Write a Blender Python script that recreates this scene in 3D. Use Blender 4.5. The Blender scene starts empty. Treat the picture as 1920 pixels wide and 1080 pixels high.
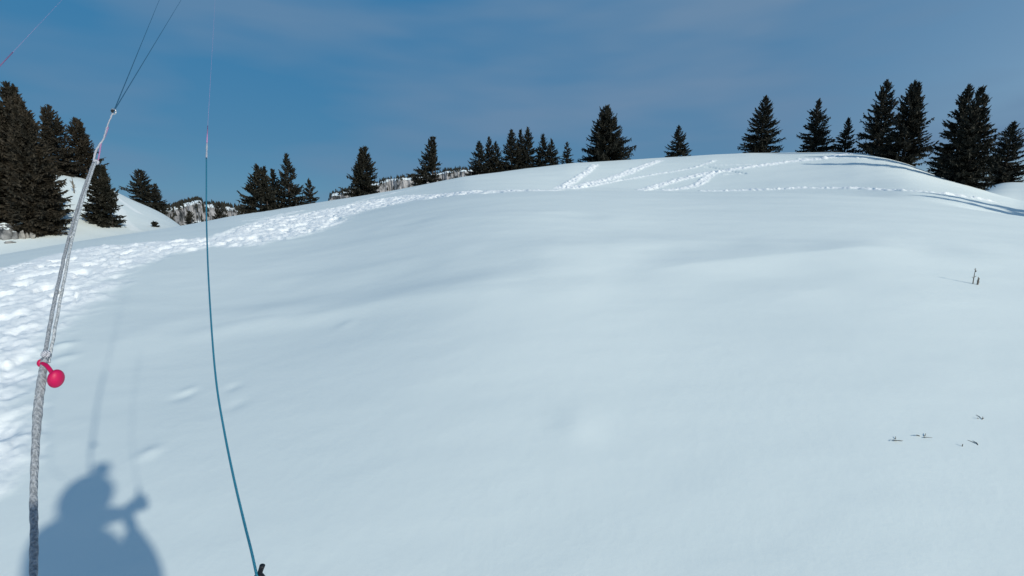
import bpy, bmesh, math, random
import numpy as np
from mathutils import Vector, Matrix

# ------------------------------------------------------------------ camera, sky, sun
scene = bpy.context.scene
PITCH = math.radians(9.8)
TH = math.tan(math.radians(50))                    # half width of the view
CF = (0.0, math.cos(PITCH), -math.sin(PITCH))
CU = (0.0, math.sin(PITCH), math.cos(PITCH))
H_CAM = 2.0                                        # lens above the snow (z = 0 is the lens)

cd = bpy.data.cameras.new('camera'); cam = bpy.data.objects.new('camera', cd)
scene.collection.objects.link(cam)
cd.sensor_width = 36; cd.lens = 18 / TH
cd.clip_start = 0.01; cd.clip_end = 20000
cam.location = (0, 0, 0); cam.rotation_euler = (math.pi/2 - PITCH, 0, 0)
scene.camera = cam

def ray(px, py):                                   # pixel of the 1920x1080 photo -> direction with depth 1
    a = (px - 960) / 960 * TH; b = (540 - py) / 960 * TH
    return Vector((a, CF[1] + b*CU[1], CF[2] + b*CU[2]))
def at(px, py, depth): return ray(px, py) * depth

ANTI = ray(200, 872).normalized()                  # the lens' own shadow falls here
SUN = -ANTI
SUN_EL = math.asin(SUN.z); SUN_AZ = math.atan2(SUN.x, SUN.y)

world = bpy.data.worlds.new('World'); scene.world = world; world.use_nodes = True
wt = world.node_tree; wt.nodes.clear(); WN = wt.nodes.new; WL = wt.links.new
out = WN('ShaderNodeOutputWorld'); bg = WN('ShaderNodeBackground'); sky = WN('ShaderNodeTexSky')
sky.sky_type = 'NISHITA'; sky.sun_disc = False
sky.sun_elevation = SUN_EL; sky.sun_rotation = SUN_AZ
sky.altitude = 1600; sky.air_density = 1.0; sky.dust_density = 0.6; sky.ozone_density = 1.5
bg.inputs['Strength'].default_value = 0.10
tc = WN('ShaderNodeTexCoord'); mp = WN('ShaderNodeMapping')
mp.inputs['Scale'].default_value = (1.0, 1.6, 5.0); mp.inputs['Rotation'].default_value = (0.1, 0.35, 0.3)
nz = WN('ShaderNodeTexNoise'); nz.inputs['Scale'].default_value = 1.5; nz.inputs['Detail'].default_value = 3.5
nz.inputs['Roughness'].default_value = 0.5
cr = WN('ShaderNodeValToRGB')
cr.color_ramp.elements[0].position = 0.42; cr.color_ramp.elements[0].color = (0, 0, 0, 1)
cr.color_ramp.elements[1].position = 0.66; cr.color_ramp.elements[1].color = (1, 1, 1, 1)
sc_ = WN('ShaderNodeMath'); sc_.operation = 'MULTIPLY'; sc_.inputs[1].default_value = 0.75
mx = WN('ShaderNodeMixRGB'); mx.inputs[2].default_value = (1.4, 2.5, 3.95, 1)
tint = WN('ShaderNodeMixRGB'); tint.blend_type = 'MULTIPLY'; tint.inputs[0].default_value = 1
tint.inputs[2].default_value = (2.5, 2.2, 1.8, 1)
WL(tc.outputs['Generated'], mp.inputs[0]); WL(mp.outputs[0], nz.inputs[0]); WL(nz.outputs[0], cr.inputs[0])
vl = WN('ShaderNodeVectorMath'); vl.operation = 'DOT_PRODUCT'; vl.inputs[1].default_value = (0.45, 0.12, 0.1)
WL(tc.outputs['Generated'], vl.inputs[0])
va = WN('ShaderNodeMath'); va.operation = 'ADD'; va.use_clamp = True
WL(cr.outputs[0], sc_.inputs[0]); WL(sc_.outputs[0], va.inputs[0]); WL(vl.outputs['Value'], va.inputs[1]); WL(va.outputs[0], mx.inputs[0])
sx = WN('ShaderNodeSeparateXYZ'); WL(tc.outputs['Generated'], sx.inputs[0])
gr = WN('ShaderNodeValToRGB'); ge = gr.color_ramp.elements
ge[0].position = 0.0; ge[0].color = (0.68, 2.35, 4.0, 1); ge[1].position = 1.0; ge[1].color = (0.3, 1.6, 3.4, 1)
gk = ge.new(0.14); gk.color = (0.50, 1.98, 3.7, 1); gk = ge.new(0.42); gk.color = (0.22, 1.72, 3.75, 1)
WL(sx.outputs['Z'], gr.inputs[0])
hz = WN('ShaderNodeMixRGB')
dp = WN('ShaderNodeVectorMath'); dp.operation = 'DOT_PRODUCT'; dp.inputs[1].default_value = (math.sin(SUN_AZ), math.cos(SUN_AZ), 0.0)
WL(tc.outputs['Generated'], dp.inputs[0])
mr_ = WN('ShaderNodeMapRange'); mr_.inputs['From Min'].default_value = -0.25; mr_.inputs['From Max'].default_value = 0.6
mr_.inputs['To Min'].default_value = 0.97; mr_.inputs['To Max'].default_value = 0.15
WL(dp.outputs['Value'], mr_.inputs[0]); WL(mr_.outputs[0], hz.inputs[0])
WL(sky.outputs[0], tint.inputs[1]); WL(tint.outputs[0], hz.inputs[1]); WL(gr.outputs[0], hz.inputs[2])
WL(hz.outputs[0], mx.inputs[1]); WL(mx.outputs[0], bg.inputs[0])
WL(bg.outputs[0], out.inputs[0])

sd = bpy.data.lights.new('sun', 'SUN'); sun = bpy.data.objects.new('sun', sd)
scene.collection.objects.link(sun)
sd.energy = 3.6; sd.angle = math.radians(1.0); sd.color = (1.0, 0.96, 0.83)
sun.rotation_euler = ANTI.to_track_quat('-Z', 'Y').to_euler(); sun.location = SUN * 30

vs = scene.view_settings
vs.view_transform = 'Standard'; vs.look = 'None'; vs.gamma = 1; vs.exposure = 0.0; vs.use_curve_mapping = False

# ------------------------------------------------------------------ helpers
COL = scene.collection
rnd = random.Random(7)
def tag(o, label=None, cat=None, group=None, kind=None):
    for k, v in (('label', label), ('category', cat), ('group', group), ('kind', kind)):
        if v: o[k] = v
    return o
def link(name, me, mat, parent=None):
    o = bpy.data.objects.new(name, me); COL.objects.link(o)
    if mat and not me.materials: me.materials.append(mat)
    if parent: o.parent = parent
    return o
def empty(name, loc, label, cat, group=None):
    o = bpy.data.objects.new(name, None); COL.objects.link(o); o.location = loc
    o.empty_display_size = 0.2
    return tag(o, label, cat, group)
def mesh_np(name, V, F, smooth=False):
    """V (n,3); F (m,k) with constant k"""
    V = np.ascontiguousarray(V, dtype=np.float32); F = np.ascontiguousarray(F, dtype=np.int32)
    me = bpy.data.meshes.new(name); m, k = F.shape
    me.vertices.add(len(V)); me.vertices.foreach_set('co', V.ravel())
    me.loops.add(m*k); me.loops.foreach_set('vertex_index', F.ravel())
    me.polygons.add(m); me.polygons.foreach_set('loop_start', np.arange(0, m*k, k, dtype=np.int32))
    me.polygons.foreach_set('use_smooth', np.full(m, smooth))
    me.update(calc_edges=True)
    return me
def mat_new(name):
    m = bpy.data.materials.new(name); m.use_nodes = True
    nt = m.node_tree; b = nt.nodes['Principled BSDF']
    return m, nt, b
def pmat(name, col, rough=0.6, spec=0.3, c2=None, scale=20, stretch=(1, 1, 1), bump=0.0, coords='Object', metal=0.0, detail=4):
    m, nt, b = mat_new(name)
    b.inputs['Roughness'].default_value = rough; b.inputs['Specular IOR Level'].default_value = spec
    b.inputs['Metallic'].default_value = metal
    t = nt.nodes.new('ShaderNodeTexCoord'); mpp = nt.nodes.new('ShaderNodeMapping'); mpp.inputs['Scale'].default_value = stretch
    n = nt.nodes.new('ShaderNodeTexNoise'); n.inputs['Scale'].default_value = scale; n.inputs['Detail'].default_value = detail
    r = nt.nodes.new('ShaderNodeValToRGB')
    r.color_ramp.elements[0].position = 0.35; r.color_ramp.elements[1].position = 0.65
    r.color_ramp.elements[0].color = (*col, 1); r.color_ramp.elements[1].color = (*(c2 or tuple(min(1, c*1.25) for c in col)), 1)
    L = nt.links.new
    L(t.outputs[coords], mpp.inputs[0]); L(mpp.outputs[0], n.inputs[0]); L(n.outputs[0], r.inputs[0]); L(r.outputs[0], b.inputs['Base Color'])
    if bump:
        bp = nt.nodes.new('ShaderNodeBump'); bp.inputs['Strength'].default_value = bump; bp.inputs['Distance'].default_value = 0.01
        L(n.outputs[0], bp.inputs['Height']); L(bp.outputs[0], b.inputs['Normal'])
    return m

# smooth value noise on arrays
def hash2(ix, iy, s):
    h = (ix.astype(np.int64)*374761393 + iy.astype(np.int64)*668265263 + s*1274126177) & 0x7fffffff
    h = ((h ^ (h >> 13)) * 1274126177) & 0x7fffffff
    return ((h ^ (h >> 16)) & 0xffff) / 65535.0
def vnoise(x, y, s=0):
    ix = np.floor(x); iy = np.floor(y); fx = x-ix; fy = y-iy
    fx = fx*fx*fx*(fx*(fx*6-15)+10); fy = fy*fy*fy*(fy*(fy*6-15)+10)
    a = hash2(ix, iy, s); b = hash2(ix+1, iy, s); c = hash2(ix, iy+1, s); d = hash2(ix+1, iy+1, s)
    return (a*(1-fx)+b*fx)*(1-fy) + (c*(1-fx)+d*fx)*fy
def fbm(x, y, s=0, o=4, g=0.5):
    r = 0; a = 1; t = 0
    for k in range(o):
        r = r + a*(vnoise(x*2**k + 17.3*k, y*2**k - 9.1*k, s+k) - 0.5); t += a; a *= g
    return r / t
def sstep(a, b, x):
    t = np.clip((x-a)/(b-a), 0, 1); return t*t*(3-2*t)

# ------------------------------------------------------------------ the snow field as a heightfield
def azt(px, py):
    d = ray(px, py); return math.atan2(d.x, d.y), d.z / math.hypot(d.x, d.y)
PHI = np.radians(np.arange(-180, 180.01, 0.25))
def table(pix, extra, smooth=3.0):
    """pix: (px, py) -> tangent over azimuth; extra: (deg, tangent) outside the picture"""
    pts = [azt(*p) for p in pix] + [(math.radians(a), t) for a, t in extra]
    return tab([(p[0], p[1]) for p in pts], smooth)
def tab(pts, smooth=3.0):
    pts = sorted(pts)
    P = np.array([p[0] for p in pts]); T = np.array([p[1] for p in pts])
    P = np.concatenate([P-2*np.pi, P, P+2*np.pi]); T = np.concatenate([T, T, T])
    v = np.interp(PHI, P, T)
    k = int(smooth/0.25)
    if k > 0:
        w = np.hanning(2*k+3)[1:-1]; w /= w.sum()
        v = np.convolve(np.concatenate([v[-k-1:-1], v, v[1:k+1]]), w, 'valid')
    return v
def rtab(pts, smooth=6.0): return tab([(azt(p, 400)[0] if p > -500 and p < 2400 else math.radians((p-5000)), r) for p, r in pts], smooth)

crest = table([(-60, 488), (0, 478), (60, 467), (130, 456), (250, 437), (345, 422), (440, 404), (520, 393), (600, 380), (740, 357),
               (870, 331), (980, 317), (1070, 306), (1230, 296), (1330, 290), (1400, 287), (1560, 285), (1610, 287), (1660, 296), (1700, 307),
               (1760, 330), (1860, 362), (1920, 378)], [(-75, -0.09), (-110, -0.10), (-150, -0.16), (180, -0.2), (150, -0.15), (100, -0.05), (70, -0.01)], 1.2)
Rc = rtab([(0, 27), (130, 28), (345, 34), (600, 40), (870, 44), (1070, 49), (1230, 54), (1560, 56), (1700, 50), (1860, 42), (1920, 39),
           (4850, 30), (5100, 30), (5180, 30), (4880, 28)])
w_lip = rtab([(0, 0), (520, 0), (1020, 1), (1700, 1), (1900, 0.4), (4850, 0), (5100, 0), (5180, 0)])
lip_t = table([(345, 440), (640, 395), (760, 368), (870, 354), (1050, 356), (1200, 358), (1340, 361), (1500, 360), (1700, 366), (1800, 378), (1920, 398)],
              [(-75, -0.05), (180, -0.1), (75, -0.03)], 3)
R1 = 0.36*Rc
quad = -H_CAM/R1 + crest + 2*H_CAM/Rc - H_CAM/Rc**2*R1
t1 = quad*(1-w_lip) + lip_t*w_lip
R2 = R1 + 7
quad2 = -H_CAM/R2 + crest + 2*H_CAM/Rc - H_CAM/Rc**2*R2
t2 = quad2*(1-w_lip) + (t1-0.004)*w_lip
s2 = (H_CAM/R2**2*R2 - H_CAM/Rc**2*R2)*(1-w_lip) + t2 + 0.02*w_lip
# hills behind: left hill and right hill
wl = rtab([(0, 1), (330, 1), (430, 0), (1750, 0), (1840, 1), (1920, 1), (4830, 1), (4780, 0.3), (5180, 0), (5100, 0.5), (5130, 0)], 3)
hill_t = table([(-60, 330), (0, 322), (130, 328), (170, 338), (200, 350), (245, 374), (300, 396), (345, 413), (390, 428), (600, 460), (1700, 420),
                (1780, 300), (1840, 325), (1880, 335), (1920, 343)], [(-75, 0.03), (-120, 0.0), (180, -0.2), (120, -0.02), (75, 0.04)], 1.5)
Ra = Rc + 7; Rb = Rc + 32; Rd = Rc + 70
za = (crest*Rc - 1.0)*(1-wl) + (crest*Ra - 0.35)*wl
sa = -0.13*(1-wl) + (crest+0.03)*wl
zb = (crest*Rc - 7)*(1-wl) + hill_t*Rb*wl
sb = -0.28*(1-wl) + hill_t*wl
zd = (crest*Rc - 19)*(1-wl) + (hill_t*Rb - 7)*wl
s1 = t1*w_lip + (1-w_lip)*(H_CAM/R1 - H_CAM/Rc**2*R1 + t1)
z1 = t1*R1
s0 = 2*(z1+H_CAM)/R1 - s1
def sm(v, deg):
    k = int(deg/0.25); w = np.hanning(2*k+3)[1:-1]; w /= w.sum(); c = v[:-1]; n = len(c)
    r_ = np.convolve(np.concatenate([c[-k-1:], c, c[:k+1]]), w, 'valid')[:n+2]; r_ = r_[1:n+1]; return np.append(r_, r_[0])
R1, t1, s1, z1 = sm(R1, 22), sm(t1, 18), sm(s1, 20), sm(z1, 20)
s0 = sm(s0, 30)
R2 = R1 + 7
RR = [np.zeros_like(Rc), R1, R2, Rc, Ra, Rb, Rd, Rc*0+300, Rc*0+9000]
ZZ = [np.full_like(Rc, -H_CAM), z1, t2*R2, crest*Rc, za, zb, zd, Rc*0-70, Rc*0-70]
SS = [s0, s1, s2, crest, sa, sb, Rc*0-0.3, Rc*0-0.02, Rc*0]
RR = np.array(RR); ZZ = np.array(ZZ); SS = np.array(SS)
# plane under the pilot's feet
fit = np.abs(PHI) < 1.2
A_ = np.stack([np.sin(PHI[fit]), np.cos(PHI[fit])], 1)
PX, PY = np.linalg.lstsq(A_, s0[fit], rcond=None)[0]

def base_h(x, y):
    x = np.asarray(x, float); y = np.asarray(y, float)
    r = np.hypot(x, y); ph = np.arctan2(x, y)
    i = (ph + np.pi)/np.radians(0.25); i0 = np.clip(i.astype(int), 0, len(PHI)-2); f = i-i0
    g = lambda T: T[:, i0]*(1-f) + T[:, i0+1]*f
    R, Z, S = g(RR), g(ZZ), g(SS)
    z = np.full(r.shape, -70.0)
    for k in range(len(R)-1):
        m = (r >= R[k]) & (r < R[k+1]); h = R[k+1]-R[k]; u = np.clip((r-R[k])/h, 0, 1)
        v = (2*u**3-3*u**2+1)*Z[k] + (u**3-2*u**2+u)*h*S[k] + (-2*u**3+3*u**2)*Z[k+1] + (u**3-u**2)*h*S[k+1]
        z = np.where(m, v, z)
    w = sstep(1.0, 6.0, r)
    return z*w + (-H_CAM + PX*x + PY*y)*(1-w)
def soft_h(x, y):                                  # wind rolls and hollows
    r = np.hypot(x, y)
    a = 0.09*fbm(x/9+3, y/5+8, 11, 2) * sstep(4, 14, r)
    b = 0.050*fbm((x*0.9-y*0.3)/3.2, (y*0.9+x*0.3)/1.3, 21, 3) * sstep(2.5, 9, r)
    c = 0.012*fbm(x/1.1, y/0.5, 31, 3)
    return (a+b)*sstep(400, 60, r) + c*sstep(60, 20, r)
def ground(px, py, rmax=200, first=True):
    a, t = azt(px, py); rr = np.geomspace(0.6, rmax, 1500)
    z = base_h(rr*math.sin(a), rr*math.cos(a)); k = np.where(z/rr >= t)[0]
    r = rr[k[0]] if len(k) else rr[np.argmax(z/rr)]
    return r*math.sin(a), r*math.cos(a)

# disturbed snow: one wide trampled strip and several narrow tracks
strip = [(-320, 520), (-100, 512), (0, 505), (70, 484), (130, 470), (200, 459), (290, 452), (380, 446), (430, 430), (490, 412), (560, 401), (620, 391), (680, 378),
         (760, 366), (860, 361), (960, 358), (1050, 355), (1060, 357), (960, 361), (860, 367), (770, 377), (700, 391), (660, 404), (640, 420), (580, 438), (490, 460),
         (400, 466), (330, 478), (290, 494), (250, 510), (200, 545), (165, 580), (120, 622), (95, 660), (75, 720), (62, 790), (40, 850), (22, 905), (-10, 935), (-320, 1080)]
STRIP = np.array([ground(*p) for p in strip])
tracks = [([(1048, 354), (1080, 336), (1104, 320), (1116, 309)], 0.55, 1), ([(1072, 354), (1110, 343), (1150, 333), (1190, 318), (1235, 302)], 0.75, 1),
          ([(1090, 352), (1160, 338), (1230, 326), (1300, 315), (1340, 302)], 0.3, .8),
          ([(1205, 357), (1240, 346), (1270, 337), (1330, 323), (1400, 314), (1480, 303), (1540, 298), (1575, 291), (1595, 288)], 0.65, 1),
          ([(1250, 357), (1300, 349), (1318, 340), (1328, 330), (1345, 322)], 0.55, .9),
          ([(1320, 358.5), (1400, 356), (1500, 352), (1560, 352), (1620, 353), (1700, 358), (1760, 364), (1850, 376)], 0.5, .95),
          ([(1325, 313), (1350, 317), (1395, 325)], 0.3, -.7), ([(1335, 328), (1365, 327), (1395, 325)], 0.16, .6),
          ([(1500, 299), (1560, 296), (1620, 297)], 0.4, .8), ([(1320, 310), (1400, 309), (1550, 307)], 0.12, .5),
          ([(640, 388), (690, 372), (740, 362), (790, 352)], 0.5, .45), ([(470, 412), (500, 408), (560, 396)], 0.6, .5),
          ([(260, 399), (240, 385), (222, 372)], 0.5, .5), ([(255, 432), (232, 410), (226, 392)], 0.5, .4),
          ([(470, 400), (560, 383)], 0.15, .3)]
TR = [(np.array([ground(*p) for p in pl]), w, s) for pl, w, s in tracks]

rolls = [([(330, 618), (480, 598), (600, 590), (720, 570), (830, 552), (950, 534), (1070, 521)], .045, .4), ([(1150, 518), (1300, 502), (1400, 492), (1620, 468), (1750, 462)], .06, .6),
         ([(900, 470), (1020, 468), (1130, 462), (1300, 455), (1390, 449)], .035, .5), ([(540, 530), (700, 508), (800, 500)], .025, .4), ([(1300, 560), (1500, 548), (1660, 540)], .02, .35),
         ([(300, 590), (250, 640), (235, 690)], .012, .25), ([(760, 420), (900, 408), (1100, 405)], .03, .6)]
RO = [(np.array([ground(*p) for p in pl]), a_, w_) for pl, a_, w_ in rolls]
pits = [(345, 742, .09, -.013), (352, 733, .07, .012), (437, 728, .07, -.009), (445, 760, .08, -.007), (280, 850, .07, .012), (118, 650, .1, .03), (122, 672, .1, .02), (650, 610, .1, .008), (1080, 800, .15, .012)]
PT = [(ground(a_, b_), c_, d_) for a_, b_, c_, d_ in pits]
def seg_dist(x, y, P, closed):
    d = np.full(x.shape, 1e9); n = len(P)
    for k in range(n if closed else n-1):
        a = P[k]; b = P[(k+1) % n]; ab = b-a; L = ab@ab + 1e-9
        t = np.clip(((x-a[0])*ab[0] + (y-a[1])*ab[1])/L, 0, 1)
        d = np.minimum(d, np.hypot(x-a[0]-t*ab[0], y-a[1]-t*ab[1]))
    return d
def inside(x, y, P):
    r = np.zeros(x.shape, bool); n = len(P)
    for k in range(n):
        a = P[k]; b = P[(k+1) % n]
        if a[1] == b[1]: continue
        c = ((a[1] > y) != (b[1] > y)) & (x < (b[0]-a[0])*(y-a[1])/(b[1]-a[1]) + a[0])
        r ^= c
    return r
def disturbed(x, y):
    """0..1 mask of churned snow, and its height change"""
    r = np.hypot(x, y); M = np.zeros(x.shape); D = np.zeros(x.shape)
    near = (r < 75) & (y > -12)
    xs, ys = x[near], y[near]
    d = seg_dist(xs, ys, STRIP, True); sd_ = np.where(inside(xs, ys, STRIP), d, -d)
    wob = 0.5*fbm(xs/0.7, ys/0.7, 41, 3) + 0.25*fbm(xs/0.2, ys/0.2, 45, 2)
    rs = r[near]
    wid = np.clip(rs/22, 0.15, 0.6)
    m = sstep(-wid*0.5, wid, sd_ + wob*np.clip(rs/9, 0.5, 1.3))
    warp = 0.25*fbm(xs/0.4, ys/0.4, 51, 2)
    uu_ = (-.74*xs+.67*ys); vv_ = (.67*xs+.74*ys)                   # footprints run along the strip
    lump = np.abs(fbm((uu_+warp)/0.50, (vv_-warp)/0.24, 55, 4))*2
    holes = sstep(0.55, 0.78, vnoise((uu_+warp)/0.50, (vv_+warp)/0.26, 61))
    fine_ = np.abs(fbm(uu_/0.15, vv_/0.085, 57, 3))*2
    D0 = m*(0.075*lump - 0.075*holes + 0.04*fine_ + 0.012) * (0.75 + 0.5*sstep(6, 20, rs))
    M[near] = m
    D[near] = D0
    for P, w, s in TR:
        lo = P.min(0)-2; hi = P.max(0)+2
        bx = (x > lo[0]) & (x < hi[0]) & (y > lo[1]) & (y < hi[1])
        if not bx.any(): continue
        xs, ys = x[bx], y[bx]
        d = seg_dist(xs, ys, P, False) + 0.35*w*fbm(xs/0.4, ys/0.4, 71, 3)
        m = sstep(w*0.80, w*0.42, d)
        lump = np.abs(fbm(xs/0.30, ys/0.22, 75, 3))*2
        if s > 0:
            D[bx] += m*s*(0.17*lump - 0.01)
            M[bx] = np.maximum(M[bx], m*s*(1.05+0.3*lump))
        else:
            D[bx] += 0.12*s*m
    for P, a_, w_ in RO:
        lo = P.min(0)-4; hi = P.max(0)+4
        bx = (x > lo[0]) & (x < hi[0]) & (y > lo[1]) & (y < hi[1])
        if not bx.any(): continue
        xs, ys = x[bx], y[bx]; d = seg_dist(xs, ys, P, False) + w_*1.2*fbm(xs/1.5, ys/1.5, 91, 2)
        e = np.minimum(np.hypot(xs-P[0][0], ys-P[0][1]), np.hypot(xs-P[-1][0], ys-P[-1][1]))
        D[bx] += a_*np.exp(-(d/w_)**2)*sstep(0, 1.2, e)
    for (a_, b_), c_, d_ in PT:
        D += d_*np.exp(-((x-a_)**2+(y-b_)**2)/c_**2)
    return np.clip(M, 0, 1), D

def snow_field():
    fine = np.radians(np.arange(-63, 63.01, 0.11))
    co = np.radians(np.arange(64, 296.9, 1.0))
    ph = np.concatenate([fine, co]); nphi = len(ph)
    r = np.concatenate([[0.002, 0.2], np.geomspace(0.4, 100, 760), np.geomspace(103, 7500, 60)]); nr = len(r)
    Rg, Pg = np.meshgrid(r, ph, indexing='ij')
    X = Rg*np.sin(Pg); Y = Rg*np.cos(Pg)
    Z = base_h(X, Y) + soft_h(X, Y)
    M, D = disturbed(X, Y); Z = Z + D
    V = np.stack([X, Y, Z], -1).reshape(-1, 3)
    i, j = np.meshgrid(np.arange(nr-1), np.arange(nphi), indexing='ij'); j2 = (j+1) % nphi
    F = np.stack([i*nphi+j, i*nphi+j2, (i+1)*nphi+j2, (i+1)*nphi+j], -1).reshape(-1, 4)[:, ::-1]
    me = mesh_np('snow_field', V, F, True)
    at_ = me.attributes.new('churned', 'FLOAT', 'POINT')
    at_.data.foreach_set('value', M.ravel().astype(np.float32))
    m, nt, b = mat_new('snow'); N = nt.nodes.new; L = nt.links.new
    b.inputs['Roughness'].default_value = 0.62; b.inputs['Specular IOR Level'].default_value = 0.25
    av = N('ShaderNodeAttribute'); av.attribute_name = 'churned'
    t = N('ShaderNodeTexCoord')
    big = N('ShaderNodeTexNoise'); big.inputs['Scale'].default_value = 0.22; big.inputs['Detail'].default_value = 4
    mp_ = N('ShaderNodeMapping'); mp_.inputs['Scale'].default_value = (1, 2.2, 1)
    L(t.outputs['Object'], mp_.inputs[0]); L(mp_.outputs[0], big.inputs[0])
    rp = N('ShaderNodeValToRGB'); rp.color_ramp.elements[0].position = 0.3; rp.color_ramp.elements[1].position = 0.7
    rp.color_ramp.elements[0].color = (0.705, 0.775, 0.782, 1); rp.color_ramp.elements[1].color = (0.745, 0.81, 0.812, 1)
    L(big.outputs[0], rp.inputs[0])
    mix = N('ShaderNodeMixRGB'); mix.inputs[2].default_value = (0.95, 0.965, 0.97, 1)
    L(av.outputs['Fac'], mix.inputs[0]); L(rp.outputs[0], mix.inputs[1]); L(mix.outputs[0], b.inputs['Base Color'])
    g = N('ShaderNodeTexNoise'); g.inputs['Scale'].default_value = 9; g.inputs['Detail'].default_value = 8; g.inputs['Roughness'].default_value = 0.65
    L(t.outputs['Object'], g.inputs[0])
    st = N('ShaderNodeMath'); st.operation = 'MULTIPLY_ADD'; st.inputs[1].default_value = 0.35; st.inputs[2].default_value = 0.09
    L(av.outputs['Fac'], st.inputs[0])
    bp = N('ShaderNodeBump'); bp.inputs['Distance'].default_value = 0.03
    L(st.outputs[0], bp.inputs['Strength']); L(g.outputs[0], bp.inputs['Height']); L(bp.outputs[0], b.inputs['Normal'])
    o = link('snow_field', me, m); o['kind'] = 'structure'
    return o
snow_field()
def gz(x, y): return float((base_h(np.array([x]), np.array([y])) + soft_h(np.array([x]), np.array([y])))[0])

# ------------------------------------------------------------------ far limestone mountains
SNOWC = (0.62, 0.74, 0.80)
def mountain_mat():
    m, nt, b = mat_new('limestone'); N = nt.nodes.new; L = nt.links.new
    b.inputs['Roughness'].default_value = 0.9; b.inputs['Specular IOR Level'].default_value = 0.1
    t = N('ShaderNodeTexCoord'); mp_ = N('ShaderNodeMapping'); mp_.inputs['Scale'].default_value = (0.15, 0.15, 0.06)
    n = N('ShaderNodeTexNoise'); n.inputs['Scale'].default_value = 1; n.inputs['Detail'].default_value = 7; n.inputs['Roughness'].default_value = 0.7
    L(t.outputs['Object'], mp_.inputs[0]); L(mp_.outputs[0], n.inputs[0])
    r = N('ShaderNodeValToRGB'); e = r.color_ramp.elements
    e[0].position = 0.40; e[0].color = (0.03, 0.035, 0.04, 1); e[1].position = 0.64; e[1].color = (0.36, 0.36, 0.38, 1)
    k = e.new(0.49); k.color = (0.21, 0.21, 0.22, 1)
    L(n.outputs[0], r.inputs[0])
    geo = N('ShaderNodeNewGeometry'); sp = N('ShaderNodeSeparateXYZ'); L(geo.outputs['Normal'], sp.inputs[0])
    n2 = N('ShaderNodeTexNoise'); n2.inputs['Scale'].default_value = 0.12; n2.inputs['Detail'].default_value = 5
    L(t.outputs['Object'], n2.inputs[0])
    ad = N('ShaderNodeMath'); ad.operation = 'MULTIPLY_ADD'; ad.inputs[1].default_value = 0.7; L(n2.outputs[0], ad.inputs[0]); L(sp.outputs['Z'], ad.inputs[2])
    s = N('ShaderNodeMapRange'); s.inputs['From Min'].default_value = 1.10; s.inputs['From Max'].default_value = 1.22; L(ad.outputs[0], s.inputs[0])
    mix = N('ShaderNodeMixRGB'); mix.inputs[2].default_value = (0.72, 0.8, 0.84, 1)
    L(s.outputs[0], mix.inputs[0]); L(r.outputs[0], mix.inputs[1]); L(mix.outputs[0], b.inputs['Base Color'])
    return m
LIME = mountain_mat()
def mountain(pix, dist, seed):
    pts = sorted(azt(*p) for p in pix); P = [p[0] for p in pts]; T = [p[1] for p in pts]
    n = 420; ph = np.linspace(P[0], P[-1], n); t = np.interp(ph, P, T)
    zt = t*dist + 2.2*fbm(ph*120, ph*0, seed, 4)
    u = [0, 20, 50, 58, 60, 63, 66, 72, 85, 110, 150, 220, 330]          # distance behind the foot
    k = [-1, -.5, 0, .12, .35, .6, .83, .93, 1, .97, .8, .3, -1]
    uu = np.linspace(0, 330, 160); uu = np.unique(np.concatenate([uu, np.linspace(50, 90, 60)])); kk = np.interp(uu, u, k)
    U, PH = np.meshgrid(uu, ph, indexing='ij'); K = kk[:, None]; ZT = zt[None, :]
    zbase = ZT - 26
    Z = np.where(K >= 0, zbase + (ZT-zbase)*K, zbase + (zbase+75)*K)
    but = 9*fbm(PH*90, U*0.01, seed+9, 4) + 3*fbm(PH*400, U*0.02+Z*0.05, seed+13, 3)
    R = dist - 85 + U + but*1.6*np.exp(-((U-60)/35)**2)
    Z = Z + 2.0*fbm(PH*300, U/12, seed+5, 4)*(K > 0)
    V = np.stack([R*np.sin(PH), R*np.cos(PH), Z], -1).reshape(-1, 3)
    i, j = np.meshgrid(np.arange(len(uu)-1), np.arange(n-1), indexing='ij')
    F = np.stack([i*n+j, i*n+j+1, (i+1)*n+j+1, (i+1)*n+j], -1).reshape(-1, 4)[:, ::-1]
    o = link('mountain', mesh_np('mountain', V, F, False), LIME); o['kind'] = 'structure'
    return ph, t, R, Z, uu
mA = mountain([(60, 470), (160, 430), (240, 400), (300, 393), (330, 386), (355, 378), (372, 375), (384, 382), (400, 383), (430, 387), (450, 392), (500, 402), (545, 430), (570, 470)], 620, 3)
mB = mountain([(609, 470), (617, 372), (624, 363), (640, 360), (700, 345), (730, 336), (790, 330), (840, 321), (870, 318), (930, 322), (1010, 335), (1120, 380), (1200, 450)], 620, 33)

# ------------------------------------------------------------------ spruces
def foliage_mat(name, a, b_):
    m, nt, b = mat_new(name); N = nt.nodes.new; L = nt.links.new
    b.inputs['Roughness'].default_value = 0.7; b.inputs['Specular IOR Level'].default_value = 0.15
    t = N('ShaderNodeTexCoord'); n = N('ShaderNodeTexNoise'); n.inputs['Scale'].default_value = 1.6; n.inputs['Detail'].default_value = 6
    r = N('ShaderNodeValToRGB'); r.color_ramp.elements[0].position = 0.32; r.color_ramp.elements[1].position = 0.70
    r.color_ramp.elements[0].color = (*a, 1); r.color_ramp.elements[1].color = (*b_, 1)
    L(t.outputs['Object'], n.inputs[0]); L(n.outputs[0], r.inputs[0]); L(r.outputs[0], b.inputs['Base Color'])
    return m
FOL = foliage_mat('spruce_needles', (0.010, 0.012, 0.010), (0.036, 0.034, 0.026))
FOL2 = foliage_mat('spruce_needles_brownish', (0.014, 0.014, 0.011), (0.046, 0.038, 0.028))
BARK = pmat('bark', (0.03, 0.026, 0.024), 0.9, 0.1, (0.06, 0.05, 0.045), 12, (1, 1, .2), 0.5)

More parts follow.
